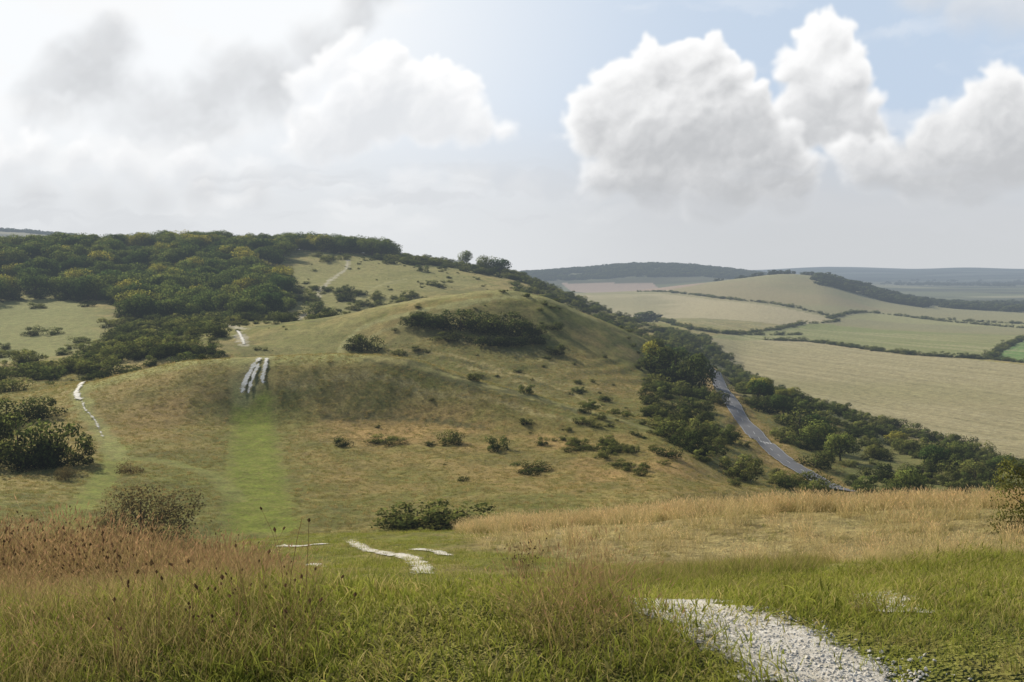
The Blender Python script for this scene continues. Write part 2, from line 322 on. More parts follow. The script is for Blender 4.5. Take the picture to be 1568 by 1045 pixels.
ribbon('chalk_path',smooth(hits([(425,836),(455,838),(505,833)]),14),.6,mc,.03,7)
ribbon('chalk_path',smooth(hits([(630,842),(660,845),(692,853)]),14),.45,mc,.03,7)
ribbon('chalk_path',smooth(hits([(470,868),(485,866),(500,870)]),14),.4,mc,.03,7)
ribbon('chalk_path',smooth(hits([(1262,893),(1300,903),(1345,918),(1385,922)]),14),.4,mc,.006,7)
m2=chalkmat('chalk_track',.7,.35,.7,2.6,(.60,.58,.50),(.80,.78,.71),(.36,.33,.2),2)
m3_=chalkmat('faint_track',.7,.75,1.05,2.6,(.50,.48,.40),(.68,.66,.58),(.36,.33,.2),2)
for p,w,mm in (([(369,608),(374,590),(382,572),(392,556),(400,549)],1.4,m2),([(380,606),(384,590),(391,570),(398,556)],1.0,m2),([(401,592),(403,575),(407,560),(408,549)],1.3,m2),([(374,530),(370,518),(362,507)],1.6,m2),([(124,616),(117,603),(124,590),(142,583)],1.6,m2),([(124,612),(130,628),(143,642),(150,655),(162,680)],1.4,m3_),([(265,545),(270,535),(260,527)],1.2,m2)):
    ribbon('chalk_track',smooth(hits(p),12),w*1.3,mm,.3,7)
mr,nt=newmat('asphalt'); g=N(nt,'ShaderNodeBsdfPrincipled'); g.inputs['Roughness'].default_value=.85; g.inputs['Specular IOR Level'].default_value=.2
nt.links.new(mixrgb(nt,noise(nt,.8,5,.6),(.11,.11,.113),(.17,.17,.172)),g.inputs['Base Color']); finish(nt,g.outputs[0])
mw,nt=newmat('road_paint'); g=N(nt,'ShaderNodeBsdfDiffuse'); g.inputs[0].default_value=(.6,.6,.57,1); finish(nt,g.outputs[0])
RF=smooth(RP,40)
road=ribbon('road',RF,5.4,mr,.30,7)
def offs(P,o):
    T=np.gradient(P,axis=0); T/=np.linalg.norm(T,axis=1)[:,None]; return P+np.stack([T[:,1],-T[:,0]],1)*o
for i,o_ in enumerate((-2.5,2.5)):
    q=ribbon('edge_line_%d'%(i+1),offs(RF,o_),.08,mw,.315,3); q.parent=road
seg=np.cumsum(np.r_[0,np.linalg.norm(np.diff(RF,axis=0),axis=1)]); nd=0
for a0 in np.arange(4,seg[-1]-4,9):
    pp=np.stack([np.interp(np.linspace(a0,a0+3,5),seg,RF[:,0]),np.interp(np.linspace(a0,a0+3,5),seg,RF[:,1])],1)
    nd+=1; q=ribbon('centre_dash_%d'%nd,pp,.11,mw,.315,3); q.parent=road
kx=int(np.argmin(np.hypot(*(RF-hit(1168,679)).T)))
for j in range(4):
    q=ribbon('road_marking_%d'%(j+1),offs(RF[kx-2:kx+5],-1.9+j*.7),.35,mw,.318,3); q.parent=road
# ---------------------------------------------------------------- foliage prototypes
def mat_leaf(name,c1,c2,trans=.3,bent=.0,c3=None):
    m,nt=newmat(name); oi=N(nt,'ShaderNodeObjectInfo'); at=N(nt,'ShaderNodeAttribute',attribute_name='Col')
    cc=mixrgb(nt,oi.outputs['Random'],c1,c2)
    if c3 is not None:
        wn=N(nt,'ShaderNodeTexWhiteNoise',noise_dimensions='1D'); nt.links.new(oi.outputs['Random'],wn.inputs['W'])
        cc=mixrgb(nt,ramp(nt,wn.outputs['Value'],(.84,.94,0,1)),cc,c3)
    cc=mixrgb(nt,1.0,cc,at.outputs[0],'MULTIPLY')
    d=N(nt,'ShaderNodeBsdfDiffuse'); t=N(nt,'ShaderNodeBsdfTranslucent'); nt.links.new(cc,d.inputs[0]); nt.links.new(cc,t.inputs[0])
    if bent:
        an=N(nt,'ShaderNodeAttribute',attribute_name='nrm'); vt=N(nt,'ShaderNodeVectorTransform',vector_type='NORMAL',convert_from='OBJECT',convert_to='WORLD'); nt.links.new(an.outputs['Vector'],vt.inputs[0])
        nn=N(nt,'ShaderNodeVectorMath',operation='NORMALIZE'); nt.links.new(vt.outputs[0],nn.inputs[0]); nt.links.new(nn.outputs[0],d.inputs['Normal'])
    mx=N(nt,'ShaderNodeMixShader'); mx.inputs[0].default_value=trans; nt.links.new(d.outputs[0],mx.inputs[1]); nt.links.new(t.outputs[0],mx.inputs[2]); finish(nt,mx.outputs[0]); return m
def tube(p0,p1,r0,r1,n=6):
    p0=np.array(p0,float);p1=np.array(p1,float);d=p1-p0;d/=np.linalg.norm(d)+1e-9
    a=np.cross(d,[.3,.9,.1]);a/=np.linalg.norm(a);b_=np.cross(d,a);V=[]
    for p,r in((p0,r0),(p1,r1)):
        for i in range(n):
            t=2*math.pi*i/n; V.append(p+r*(math.cos(t)*a+math.sin(t)*b_))
    return V,[(i,(i+1)%n,n+(i+1)%n,n+i) for i in range(n)]
barkm,nt=newmat('bark'); g=N(nt,'ShaderNodeBsdfDiffuse'); g.inputs[0].default_value=(.09,.07,.05,1); finish(nt,g.outputs[0])
def crown(name,seed,mat,kind='tree',nl=3000,ls=.045,w=1.0,lumpn=16):
    r=np.random.default_rng(seed); V=[];Fc=[];cols=[];mi=[];NN=[]
    if kind=='tree': base=.08;cz=.53;rz=.42;rx=.42*w
    else: base=0.0;cz=.42;rz=.42;rx=.55*w
    Cn=[];Rr=[];B=[]
    for i in range(lumpn):
        d=r.normal(size=3);d/=np.linalg.norm(d);q=r.uniform(.35,.85)**.6
        c=np.array([d[0]*rx*q,d[1]*rx*q,cz+d[2]*rz*q*.8]); rad=r.uniform(.12,.24)*(1.1 if kind=='tree' else 1.15)
        if kind=='bush' and i%3==0: c[2]=rad*.6
        if c[2]-rad<base: c[2]=base+rad*.7
        Cn.append(c);Rr.append(rad);B.append(r.uniform(.75,1.2))
    Cn=np.array(Cn);Rr=np.array(Rr); cen=np.array([0,0,cz*.6])
    tr0=.028 if kind=='tree' else .02
    segs=[((0,0,-.05),(.01,.01,cz*.55),tr0,tr0*.7),((.01,.01,cz*.55),(0,.02,cz+.15),tr0*.7,tr0*.3)]
    for i in range(min(7,lumpn)): segs.append(((.005,.005,r.uniform(.12,cz*.6)),tuple(Cn[i]),tr0*.5,tr0*.15))
    for s_ in segs:
        v,f=tube(*s_); o=len(V); V+=v; Fc+=[tuple(q+o for q in ff) for ff in f]; cols+=[(1,1,1)]*len(v); mi+=[1]*len(f); NN+=[(0,0,1)]*len(v)
    k=0
    while k<nl:
        i=r.integers(lumpn); d=r.normal(size=3);d/=np.linalg.norm(d)
        rad=Rr[i]*r.uniform(.55,1.1)**.8; p=Cn[i]+d*rad*np.array([1,1,.85])
        if p[2]<base*.8: continue
        if r.random()<.6:
            dd=np.linalg.norm(Cn-p,axis=1)/Rr
            if (dd<.6).any(): continue
        nrm=d+r.normal(size=3)*.55;nrm/=np.linalg.norm(nrm)
        a=np.cross(nrm,r.normal(size=3));a/=np.linalg.norm(a);b_=np.cross(nrm,a)
        s_=ls*r.uniform(.5,1.2); o=len(V)
        V+=[p-a*s_*.5,p+b_*s_*.35,p+a*s_*.6,p-b_*s_*.35]; Fc.append((o,o+1,o+2,o+3)); mi.append(0)
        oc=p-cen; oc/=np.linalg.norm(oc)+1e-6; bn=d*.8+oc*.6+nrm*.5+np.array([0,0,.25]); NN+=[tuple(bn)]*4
        br=B[i]*r.uniform(.65,1.3)*(.55+.65*p[2]); cols+=[(br*r.uniform(.9,1.15),br,br*.95)]*4; k+=1  # leaf colour darkens downward, painting crown shade into it
    return meshobj(name,np.array(V),Fc,[mat,barkm],np.array(cols),False,False,mi,NN)
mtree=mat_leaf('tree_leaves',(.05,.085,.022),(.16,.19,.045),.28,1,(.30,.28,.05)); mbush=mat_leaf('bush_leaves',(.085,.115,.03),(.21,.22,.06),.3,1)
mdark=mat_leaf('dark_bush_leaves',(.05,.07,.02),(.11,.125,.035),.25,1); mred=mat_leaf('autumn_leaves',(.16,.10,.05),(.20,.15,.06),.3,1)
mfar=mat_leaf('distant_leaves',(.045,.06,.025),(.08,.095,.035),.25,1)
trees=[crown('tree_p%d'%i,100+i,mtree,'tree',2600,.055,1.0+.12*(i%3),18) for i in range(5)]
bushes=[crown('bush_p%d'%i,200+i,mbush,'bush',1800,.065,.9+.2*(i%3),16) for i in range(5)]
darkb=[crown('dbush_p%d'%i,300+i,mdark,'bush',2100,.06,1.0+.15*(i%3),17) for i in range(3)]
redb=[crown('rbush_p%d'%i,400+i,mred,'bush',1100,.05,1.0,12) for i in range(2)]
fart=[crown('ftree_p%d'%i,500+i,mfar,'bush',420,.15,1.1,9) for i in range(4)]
def instancer(name,protos,P,S,tilt=.06):
    P=np.asarray(P,float);n=len(P); co=bpy.data.collections.new(name+'_parts')
    for o in protos:
        if o.name not in co.objects: co.objects.link(o)
    me=bpy.data.meshes.new(name); me.vertices.add(n); me.vertices.foreach_set('co',P.astype(np.float32).ravel())
    S=np.asarray(S,float); 
    if S.ndim==1: S=np.stack([S,S,S],1)
    for nm,tp,fld,data in (('scl','FLOAT_VECTOR','vector',S),('rotv','FLOAT_VECTOR','vector',np.stack([rng.normal(0,tilt,n),rng.normal(0,tilt,n),rng.uniform(0,6.28,n)],1)),('pid','INT','value',rng.integers(0,len(protos),n))):
        a=me.attributes.new(nm,tp,'POINT'); a.data.foreach_set(fld,np.ascontiguousarray(data).ravel().astype(np.int32 if tp=='INT' else np.float32))
    me.update(); ob=bpy.data.objects.new(name,me); sc.collection.objects.link(ob)
    ng=bpy.data.node_groups.new(name+'_scatter','GeometryNodeTree'); ng.interface.new_socket('Geometry',in_out='INPUT',socket_type='NodeSocketGeometry'); ng.interface.new_socket('Geometry',in_out='OUTPUT',socket_type='NodeSocketGeometry')
    gi=ng.nodes.new('NodeGroupInput');go=ng.nodes.new('NodeGroupOutput');ip=ng.nodes.new('GeometryNodeInstanceOnPoints');ci=ng.nodes.new('GeometryNodeCollectionInfo')
    ci.inputs['Collection'].default_value=co; ci.inputs['Separate Children'].default_value=True; ci.inputs['Reset Children'].default_value=True
    ip.inputs['Pick Instance'].default_value=True
    def na(nm,dt):
        q=ng.nodes.new('GeometryNodeInputNamedAttribute'); q.data_type=dt; q.inputs['Name'].default_value=nm; return q.outputs['Attribute']
    er=ng.nodes.new('FunctionNodeEulerToRotation'); lk=ng.links.new
    lk(na('rotv','FLOAT_VECTOR'),er.inputs[0]); lk(er.outputs[0],ip.inputs['Rotation']); lk(na('scl','FLOAT_VECTOR'),ip.inputs['Scale']); lk(na('pid','INT'),ip.inputs['Instance Index'])
    lk(gi.outputs[0],ip.inputs['Points']); lk(ci.outputs[0],ip.inputs['Instance']); lk(ip.outputs[0],go.inputs[0])
    md=ob.modifiers.new('scatter','NODES'); md.node_group=ng; return ob
def on(P,dz=0): P=np.asarray(P); return np.column_stack([P,Hgt(P[:,0],P[:,1])+dz])
def polar(u0,u1,r0,r1,n,clump=None,cs=40,seed=5):
    a0=float(azel(u0,HOR)[0]);a1=float(azel(u1,HOR)[0]); a=rng.uniform(a0,a1,n); r=np.sqrt(rng.uniform(r0*r0,r1*r1,n))
    P=np.stack([np.sin(a)*r,np.cos(a)*r],1)
    if clump is not None: P=P[fbm(P[:,0]/cs,P[:,1]/cs,3,seed)>clump]
    return P
def inzone(pts,n,clump=None,cs=20,seed=5):
    Q=hits(pts);lo=Q.min(0);hi=Q.max(0);P=rng.uniform(lo,hi,(n,2));P=P[inpoly(P[:,0],P[:,1],Q)]
    if clump is not None: P=P[fbm(P[:,0]/cs,P[:,1]/cs,3,seed)>clump]
    return P
def along(pts,step,jit=1.0):
    Q=smooth(hits(pts),10); s_=np.cumsum(np.r_[0,np.linalg.norm(np.diff(Q,axis=0),axis=1)]); t=np.arange(0,s_[-1],step)
    return np.stack([np.interp(t,s_,Q[:,0]),np.interp(t,s_,Q[:,1])],1)+rng.normal(0,jit,(len(t),2))
def sc3(n,a,b,wr=(.9,1.3),pw=1):
    h=a+(b-a)*rng.random(n)**pw; w=h*rng.uniform(*wr,n); return np.stack([w,w,h],1)
LF=hits([(-100,470),(60,458),(120,462),(165,490),(170,525),(90,545),(-100,560)])
W=np.vstack([polar(-500,200,600,1000,760,-.5,60),polar(200,440,520,1000,620,-.4,60),polar(430,600,840,950,190)])
W=W[~inpoly(W[:,0],W[:,1],LF)]
instancer('woodland',trees,on(W,-.6),sc3(len(W),8,17,(1.0,1.4)))
S_=np.vstack([polar(430,700,540,860,420,.05,35,8),polar(590,830,770,890,420,-.45,30,9),polar(780,1080,540,880,700,-.2,30,12),polar(-400,440,430,640,1150,-.12,45,14),polar(-300,330,290,470,900,-.05,30,15),polar(380,560,430,560,120,.05,30,16),polar(-300,200,600,760,350)])
ok=~inpoly(S_[:,0],S_[:,1],LF)|(rng.random(len(S_))<.12); S_=S_[ok]
instancer('scrub',bushes+darkb,on(S_,-.2),sc3(len(S_),1.5,6.8,(1.0,1.8),1.3))
Sm=np.vstack([polar(430,1080,400,880,700,.1,40,18),polar(0,440,240,440,200,.1,20,22),polar(430,1100,150,390,45),polar(600,1100,160,400,420,.28,14,19),polar(880,1100,160,300,160,.05,20,23)])
mown=hits([(330,822),(345,740),(350,640),(360,545),(415,545),(424,650),(444,740),(480,822)])
Sm=Sm[~inpoly(Sm[:,0],Sm[:,1],mown)]
instancer('scrub',bushes+darkb,on(Sm,-.1),sc3(len(Sm),.4,2.4,(1.0,1.8),1.6))
RZ=[(985,545),(1030,515),(1075,525),(1140,585),(1220,615),(1380,665),(1600,745),(1620,775),(1400,775),(1250,765),(1180,745),(1080,715),(985,650)]
Sr=np.vstack([inzone(RZ,2800,-.15,16,17),inzone(RZ,800)])
Sr=Sr[dpoly(Sr[:,0],Sr[:,1],RPs)>6.5]
instancer('roadside_scrub',bushes+darkb,on(Sr,-.2),sc3(len(Sr),1.0,6.0,(1.0,1.6),2.0))
Tr=inzone(RZ,60); Tr=Tr[dpoly(Tr[:,0],Tr[:,1],RPs)>10]; instancer('roadside_trees',trees,on(Tr,-.2),sc3(len(Tr),5,8,(1.0,1.4)))
Hd=np.vstack([along([(1066,518),(1100,545),(1140,580),(1200,606),(1350,652),(1480,690),(1620,745)],3.6,2.5)]);Hd=Hd[dpoly(Hd[:,0],Hd[:,1],RPs)>6]
instancer('hedgerow',bushes+darkb,on(Hd,-.2),sc3(len(Hd),2.0,6.5,(1,1.5)))
H2=np.vstack([along([(1175,521),(1250,525),(1400,544),(1520,551),(1640,564)],3,1.0),along([(1515,549),(1535,535),(1568,518)],4,1.2),along([(1270,488),(1330,479),(1400,487),(1600,505)],5,2),along([(1000,488),(1060,503),(1120,511),(1225,497)],4,2.5),along([(1220,497),(1280,490),(1210,470),(1110,458),(980,447)],6,2),along([(1400,487),(1640,498)],7,3),along([(1060,505),(1230,513)],5,3)])
instancer('hedgerow',bushes+darkb,on(H2,-.2),sc3(len(H2),2.2,6,(1.1,2),1.6))
Fd=np.vstack([polar(800,1170,3100,3750,2600,-.5,250,31),polar(1255,1420,1850,2250,600,-.3,90,32),polar(1400,1750,1900,2600,700,-.05,120,33),polar(-400,160,3300,3700,800),polar(780,1000,1000,1250,60,.1,60),polar(1100,1300,2050,2160,20),polar(1100,1750,4200,5200,700,.05,300,36)])
instancer('distant_trees',fart,on(Fd,-1),sc3(len(Fd),8,15,(1.3,2.4)))
def put(name,proto,u,v,wpx,hpx,dz=-.1,fr=1.0):
    p=hit(u,v); d=p[1]
    ob=bpy.data.objects.new(name,proto.data); sc.collection.objects.link(ob)
    ww=wpx/FPX*d; hh=hpx/FPX*d
    ob.location=(p[0],p[1],float(Hgt(*p)[0])+dz); ob.scale=(ww/1.15,ww/1.15,hh*1.02); ob.rotation_euler=(0,0,random.uniform(0,6.28)); return ob
for (u,v,w_,h_,k_) in [(1035,590,90,82,0),(1078,592,50,60,2),(1000,560,40,40,3),(1010,575,50,50,1),(1060,600,55,55,4),(1225,675,70,60,1),(1250,690,60,50,3),(1160,610,45,36,2)]:
    put('ash_tree',darkb[k_%3] if k_ in(0,1,4) else trees[k_],u,v,w_,h_)
put('oak_tree',trees[1],714,408,28,26); put('oak_tree',trees[4],745,416,40,26); put('oak_tree',trees[0],765,420,44,26); put('oak_tree',trees[2],570,392,50,30)
for (u,v,w_,h_) in [(690,680,42,28),(762,690,38,30),(525,684,28,20),(590,678,60,14),(806,602,26,18),(851,543,32,22),(562,538,50,38),(540,536,30,26),(640,538,22,12),(578,455,14,14),(1055,690,38,40),(1125,745,22,18),(340,515,30,22),(660,682,20,10),(1000,690,16,14),(935,683,20,14),(810,722,70,18),(485,484,56,30),(330,516,40,26),(180,520,40,30),(250,490,60,40),(1020,660,50,30),(1000,640,40,26),(1100,620,36,30),(870,660,14,10),(960,690,20,12),(905,690,24,12),(440,490,30,18),(610,545,26,14),(880,690,40,14),(1020,700,44,20),(950,715,40,14)]:
    put('hawthorn_bush',random.choice(darkb+bushes[:2]),u,v,w_,h_)
for (u,v,w_,h_) in [(630,498,40,22),(650,500,46,28),(672,502,56,34),(705,507,72,42),(735,512,80,48),(770,510,72,42),(800,515,54,34),(815,527,44,22),(690,522,50,20),(750,528,64,22),(640,488,30,16),(780,530,50,18),(820,512,40,26),(850,505,26,16)]:
    put('gorse_thicket',random.choice(darkb),u,v,w_,h_)
put('bramble_bush',bushes[1],640,808,120,46); put('bramble_bush',bushes[2],700,806,130,50); put('bramble_bush',bushes[0],610,806,60,30)
put('elder_bush',redb[0],200,725,46,30)
for (u,v,w_,h_) in [(30,715,110,100),(90,712,95,90),(10,650,90,60),(60,640,60,45),(-20,700,90,90),(60,716,80,60),(120,712,50,50)]: put('hawthorn_bush',darkb[random.randrange(3)] if u!=90 else bushes[2],u,v,w_,h_)
for (u,v,w_,h_) in [(160,560,40,26),(50,580,60,24),(110,565,60,20),(20,600,60,30)]: put('hawthorn_bush',bushes[random.randrange(5)],u,v,w_,h_)
mth=mat_leaf('thorn_leaves',(.13,.105,.045),(.15,.12,.05),.3,1); thorn=crown('thorn',611,mth,'bush',6500,.03,1.1,26)
put('thorn_bush',thorn,215,826,150,112,-.5); put('thorn_bush',thorn,100,735,30,26)
mth2=mat_leaf('hawthorn_leaves',(.16,.17,.045),(.18,.18,.05),.35,1); thorn2=crown('thorn2',612,mth2,'bush',9000,.024,1.0,26)
put('hawthorn_bush',thorn2,1588,812,140,170,-.3)
# ---------------------------------------------------------------- grasses
def tuft(name,seed,mat,n,h0,h1,spread,wd,lean,cb,ct,head=None,hl=.1,hw=.012):
    r=np.random.default_rng(seed);V=[];Fc=[];cl=[]
    cb=np.array(cb);ct=np.array(ct)
    for _ in range(n):
        a=r.uniform(0,6.28);q=spread*math.sqrt(r.random());x0=np.array([math.cos(a)*q,math.sin(a)*q,-.02])
        h=r.uniform(h0,h1);b=r.uniform(0,6.28);ld=np.array([math.cos(b),math.sin(b),0])*h*lean*r.uniform(.3,1.2)
        c=r.uniform(0,6.28);sd=np.array([math.cos(c),math.sin(c),0]);ww=wd*r.uniform(.7,1.3);o=len(V);tt=(0,.4,.75,1); br=r.uniform(.75,1.3)
        for i,t in enumerate(tt):
            p=x0+np.array([0,0,h*t*(1-.15*t*lean)])+ld*t*t; w=ww*(1-t*(.85 if head is None else .4))*.5
            V+=[p-sd*w,p+sd*w]; cl+=[(cb*(1-t)+ct*t)*br]*2
        Fc+=[(o,o+1,o+3,o+2),(o+2,o+3,o+5,o+4),(o+4,o+5,o+7,o+6)]
        if head is not None and r.random()<.75:
            tip=p; dr=ld*1.6+np.array([0,0,h]); dr/=np.linalg.norm(dr); l2=hl*r.uniform(.6,1.2)
            for s2 in (sd,np.cross(sd,dr)):
                o=len(V); V+=[tip-dr*.01,tip+s2*hw+dr*l2*.35,tip+dr*l2,tip-s2*hw+dr*l2*.35]; Fc.append((o,o+1,o+2,o+3)); cl+=[np.array(head)*br]*4
    return meshobj(name,np.array(V),Fc,[mat],np.array(cl),True,False)
mg=mat_leaf('grass_blades',(.85,.9,.8),(1.2,1.12,1.1),.45)
turf=[tuft('turf%d'%i,700+i,mg,44,.02,.06,.16,.005,.8,(.16,.18,.03),(.36,.38,.08)) for i in range(3)]+[tuft('turf%d'%i,700+i,mg,36,.025,.07,.16,.005,.8,(.25,.22,.07),(.54,.46,.2)) for i in (4,)]
lush=[tuft('lush%d'%i,710+i,mg,40,.06,.2,.18,.006,.7,(.10,.13,.02),(.28,.31,.06)) for i in range(2)]+[tuft('lush%d'%i,710+i,mg,40,.1,.26,.18,.005,.6,(.17,.15,.05),(.42,.34,.15)) for i in (4,5)]
tall=[tuft('tall%d'%i,720+i,mg,12,.35,.75,.2,.004,.5,(.16,.14,.045),(.40,.30,.14),(.40,.27,.15),.07,.006) for i in range(4)]
gold=[tuft('gold%d'%i,730+i,mg,28,.3,.68,.26,.008,.5,(.34,.29,.12),(.60,.49,.25),(.66,.53,.31),.10,.009) for i in range(4)]
seed=[tuft('seed%d'%i,740+i,mg,5,.4,.75,.15,.005,.3,(.09,.07,.03),(.15,.10,.05),(.09,.06,.035),.03,.013) for i in range(2)]
tuss=[tuft('tuss%d'%i,750+i,mg,22,.15,.4,.5,.05,.9,(.17,.17,.045),(.33,.29,.10)) for i in range(3)]+[tuft('tuss4',754,mg,22,.2,.45,.5,.05,.9,(.26,.2,.065),(.48,.35,.15))]
def offpath(P,k=.36):
    return P[(dpoly(P[:,0],P[:,1],PN)+.10*rng.normal(size=len(P)))>k*.8]
BZ=[(690,838),(1000,872),(1250,866),(1568,853),(1800,845),(1800,770),(1568,773),(1200,784),(780,813)]
BZw=hits(BZ)
P=offpath(polar(-200,1770,2.2,12,20000)); gn=fbm(P[:,0]/.9,P[:,1]/.9,3,68); instancer('short_grass',turf,on(P),rng.uniform(.7,1.4,len(P))*(1+.7*gn),.18)
P=polar(-150,1720,12,40,18000); P=offpath(P); P=P[~inpoly(P[:,0],P[:,1],BZw)]; gn=fbm(P[:,0]/2,P[:,1]/2,3,69); instancer('short_grass',turf,on(P),rng.uniform(1.0,2.0,len(P))*(1+.7*gn),.15)
LZ=[(-300,1100),(520,1100),(490,1000),(440,905),(360,884),(200,871),(-300,867)]
def fadeR(P,a,b,lo): r=np.hypot(P[:,0],P[:,1]); return lo+(1-lo)*sst(a,b,r)
P=np.vstack([inzone(LZ,9000),polar(-300,330,12,17,900)]); P=P[(np.hypot(P[:,0],P[:,1])>3.0)][:4500]
instancer('meadow_grass',lush,on(P),rng.uniform(.5,1.2,len(P))*fadeR(P,4,9,.7),.2)
P2=np.vstack([inzone(LZ,8500),polar(-300,340,12,17,900)]);P2=P2[(np.hypot(P2[:,0],P2[:,1])>3.2)]; P2=P2[rng.random(len(P2))<fadeR(P2,4,8,.5)]; cn=fbm(P2[:,0]/1.6,P2[:,1]/1.6,3,67); instancer('tall_dry_grass',tall,on(P2),rng.uniform(.35,.78,len(P2))*(.95+.6*cn)*fadeR(P2,4,11,.65),.2)
P3=inzone(LZ,1700,-.15,2,3);P3=P3[np.hypot(P3[:,0],P3[:,1])>3.2]; instancer('seed_heads',seed,on(P3),rng.uniform(.5,.95,len(P3))*fadeR(P3,4,10,.7),.12)
P=np.vstack([inzone(BZ,42000),polar(700,1750,34,44,5500)]); gn=fbm(P[:,0]/3,P[:,1]/3,4,66); k_=rng.random(len(P))<sst(-.6,0,gn); P=P[k_]; gn=gn[k_]
edge=sst(19,26,np.hypot(P[:,0],P[:,1])); instancer('golden_grass',gold,on(P),rng.uniform(.6,1.15,len(P))*(.8+.4*gn)*(.6+.4*edge),.18)
P=inzone([(760,940),(850,925),(925,903),(1000,950),(1060,1000),(1130,1060),(860,1060),(800,1000)],2600,-.1,1.0); P=offpath(P,.5); instancer('tall_dry_grass',tall,on(P),rng.uniform(.2,.5,len(P)),.3)
P=inzone([(860,880),(1130,862),(1280,862),(1250,880),(930,900)],2500); P=offpath(P,.8); instancer('meadow_grass',lush,on(P),rng.uniform(.7,1.3,len(P)),.2)
P=polar(-150,1720,4,30,6500,.1,1.4,44); P=offpath(P,.6); instancer('meadow_grass',lush,on(P),rng.uniform(.25,.75,len(P)),.25)
P=inzone([(765,905),(800,870),(830,905)],60); instancer('seed_heads',seed,on(P[:14]),np.full(min(14,len(P)),1.0),.1)
P=polar(-150,1300,90,340,85000)
P=P[~inpoly(P[:,0],P[:,1],mown)]
for pp in ([(70,815),(110,790),(150,745),(178,705),(165,675),(140,640),(122,605),(132,590)],[(180,703),(260,708),(330,730),(365,765)],[(560,550),(620,556),(700,580),(850,618),(990,657)]):
    P=P[dpoly(P[:,0],P[:,1],hits(pp))>1.8]
instancer('tussock_grass',tuss,on(P,-.05),rng.uniform(.4,1.15,len(P)),.15)
ms,nt=newmat('chalk_stone'); g=N(nt,'ShaderNodeBsdfDiffuse'); nt.links.new(mixrgb(nt,noise(nt,30,3),(.42,.38,.31),(.74,.71,.64)),g.inputs[0]); finish(nt,g.outputs[0])
def stone(i):
    import bmesh
    bm=bmesh.new(); bmesh.ops.create_icosphere(bm,subdivisions=2,radius=1)
    r=np.random.default_rng(i)
    d=[Vector(r.normal(size=3)).normalized() for _ in range(7)]
    for v in bm.verts:
        for q in d:
            t=v.co.dot(q)
            if t>.62: v.co-=q*(t-.62)
        v.co.z*=.5
    me=bpy.data.meshes.new('stone%d'%i); bm.to_mesh(me); bm.free(); me.materials.append(ms); return bpy.data.objects.new('stone%d'%i,me)
st=[stone(i) for i in range(4)]
i_=rng.integers(0,len(PN),4200); P=PN[i_]+rng.normal(0,.14,(4200,2)); instancer('chalk_stones',st,on(P,.006),.003+.009*rng.random(4200)**3,.5)
# ---------------------------------------------------------------- walker on the path
def walker(u,v):
    J=[(0,0,.95),(0,0,1.15),(0,0,1.38),(0,0.01,1.52),(0,0.02,1.66),(.19,0,1.40),(.24,-.06,1.13),(.24,.1,.92),(-.19,0,1.40),(-.24,.06,1.13),(-.24,.2,.95),(.1,0,.9),(.11,.14,.5),(.11,.02,.08),(.11,.16,.04),(-.1,0,.9),(-.11,-.02,.5),(-.11,-.25,.12),(-.11,-.12,.04)]
    E=[(0,1),(1,2),(2,3),(3,4),(2,5),(5,6),(6,7),(2,8),(8,9),(9,10),(0,11),(11,12),(12,13),(13,14),(0,15),(15,16),(16,17),(17,18)]
    Rd=[.15,.14,.16,.06,.1,.07,.05,.04,.07,.05,.04,.1,.07,.05,.045,.1,.07,.05,.045]
    me=bpy.data.meshes.new('walker'); me.from_pydata(J,E,[]); ob=bpy.data.objects.new('walker',me); sc.collection.objects.link(ob)
    md=ob.modifiers.new('skin','SKIN')
    for i,q in enumerate(me.skin_vertices[0].data): q.radius=(Rd[i],Rd[i]*.85); q.use_root=(i==0)
    ob.modifiers.new('s','SUBSURF').levels=1
    dg=bpy.context.evaluated_depsgraph_get(); m3=bpy.data.meshes.new_from_object(ob.evaluated_get(dg)); ob.modifiers.clear(); ob.data=m3
    for nm,c in (('jacket',(.05,.06,.12)),('trousers',(.04,.035,.03)),('skin',(.45,.28,.2)),('hair',(.05,.03,.02))):
        m,nt=newmat(nm); g=N(nt,'ShaderNodeBsdfDiffuse'); g.inputs[0].default_value=(*c,1); finish(nt,g.outputs[0]); m3.materials.append(m)
    for p in m3.polygons:
        z=p.center.z; p.material_index=1 if z<.92 else 0 if z<1.5 else (3 if (z>1.68 or p.center.y<0) else 2)
    p=hit(u,v); ob.location=(p[0],p[1],float(Hgt(*p)[0])+.03); ob.rotation_euler=(0,0,2.6)
walker(268,541)
# ---------------------------------------------------------------- sky: cloud dome
us=np.arange(-700,2270,2.1); vs=np.arange(480,-560,-2.1); U,V=np.meshgrid(us,vs,indexing='ij')
wx=18*fbm(U/80,V/80,3,201)+9*fbm(U/24,V/24,4,203,.6); wy=18*fbm(U/80,V/80,3,211)+9*fbm(U/24,V/24,4,213,.6)
fine=fbm((U+wx)/26,(V+wy)/22,5,261,.62)
big=fbm((U+2*wx)/120,(V+2*wy)/80,4,271)
def C3(c): return np.array(c)[None,None,:]
def lerp(a,b,m): return a*(1-m[...,None])+b*m[...,None]
sky=np.zeros(U.shape+(3,))+C3((.55,.66,.81))
glare=np.exp(-(((U-150)/520)**2+((V+10)/340)**2)); sky=lerp(sky,C3((1.07,1.07,1.07)),np.clip(glare*1.7,0,1))
sky=lerp(sky,C3((.82,.87,.92)),(1-sst(500,1100,U))*.45)
t=sst(140,340,V); right=sst(600,1200,U)
hz=lerp(np.zeros(sky.shape)+C3((.76,.78,.80)),C3((.62,.64,.66)),right); sky=lerp(sky,hz,t*.9)
st1=fbm((U+wx)/190,(V+wy)/60,5,221); sky=lerp(sky,C3((.96,.965,.97)),sst(-.05,.5,st1)*(.6-.35*right)*(1-sst(330,420,V)*.7))
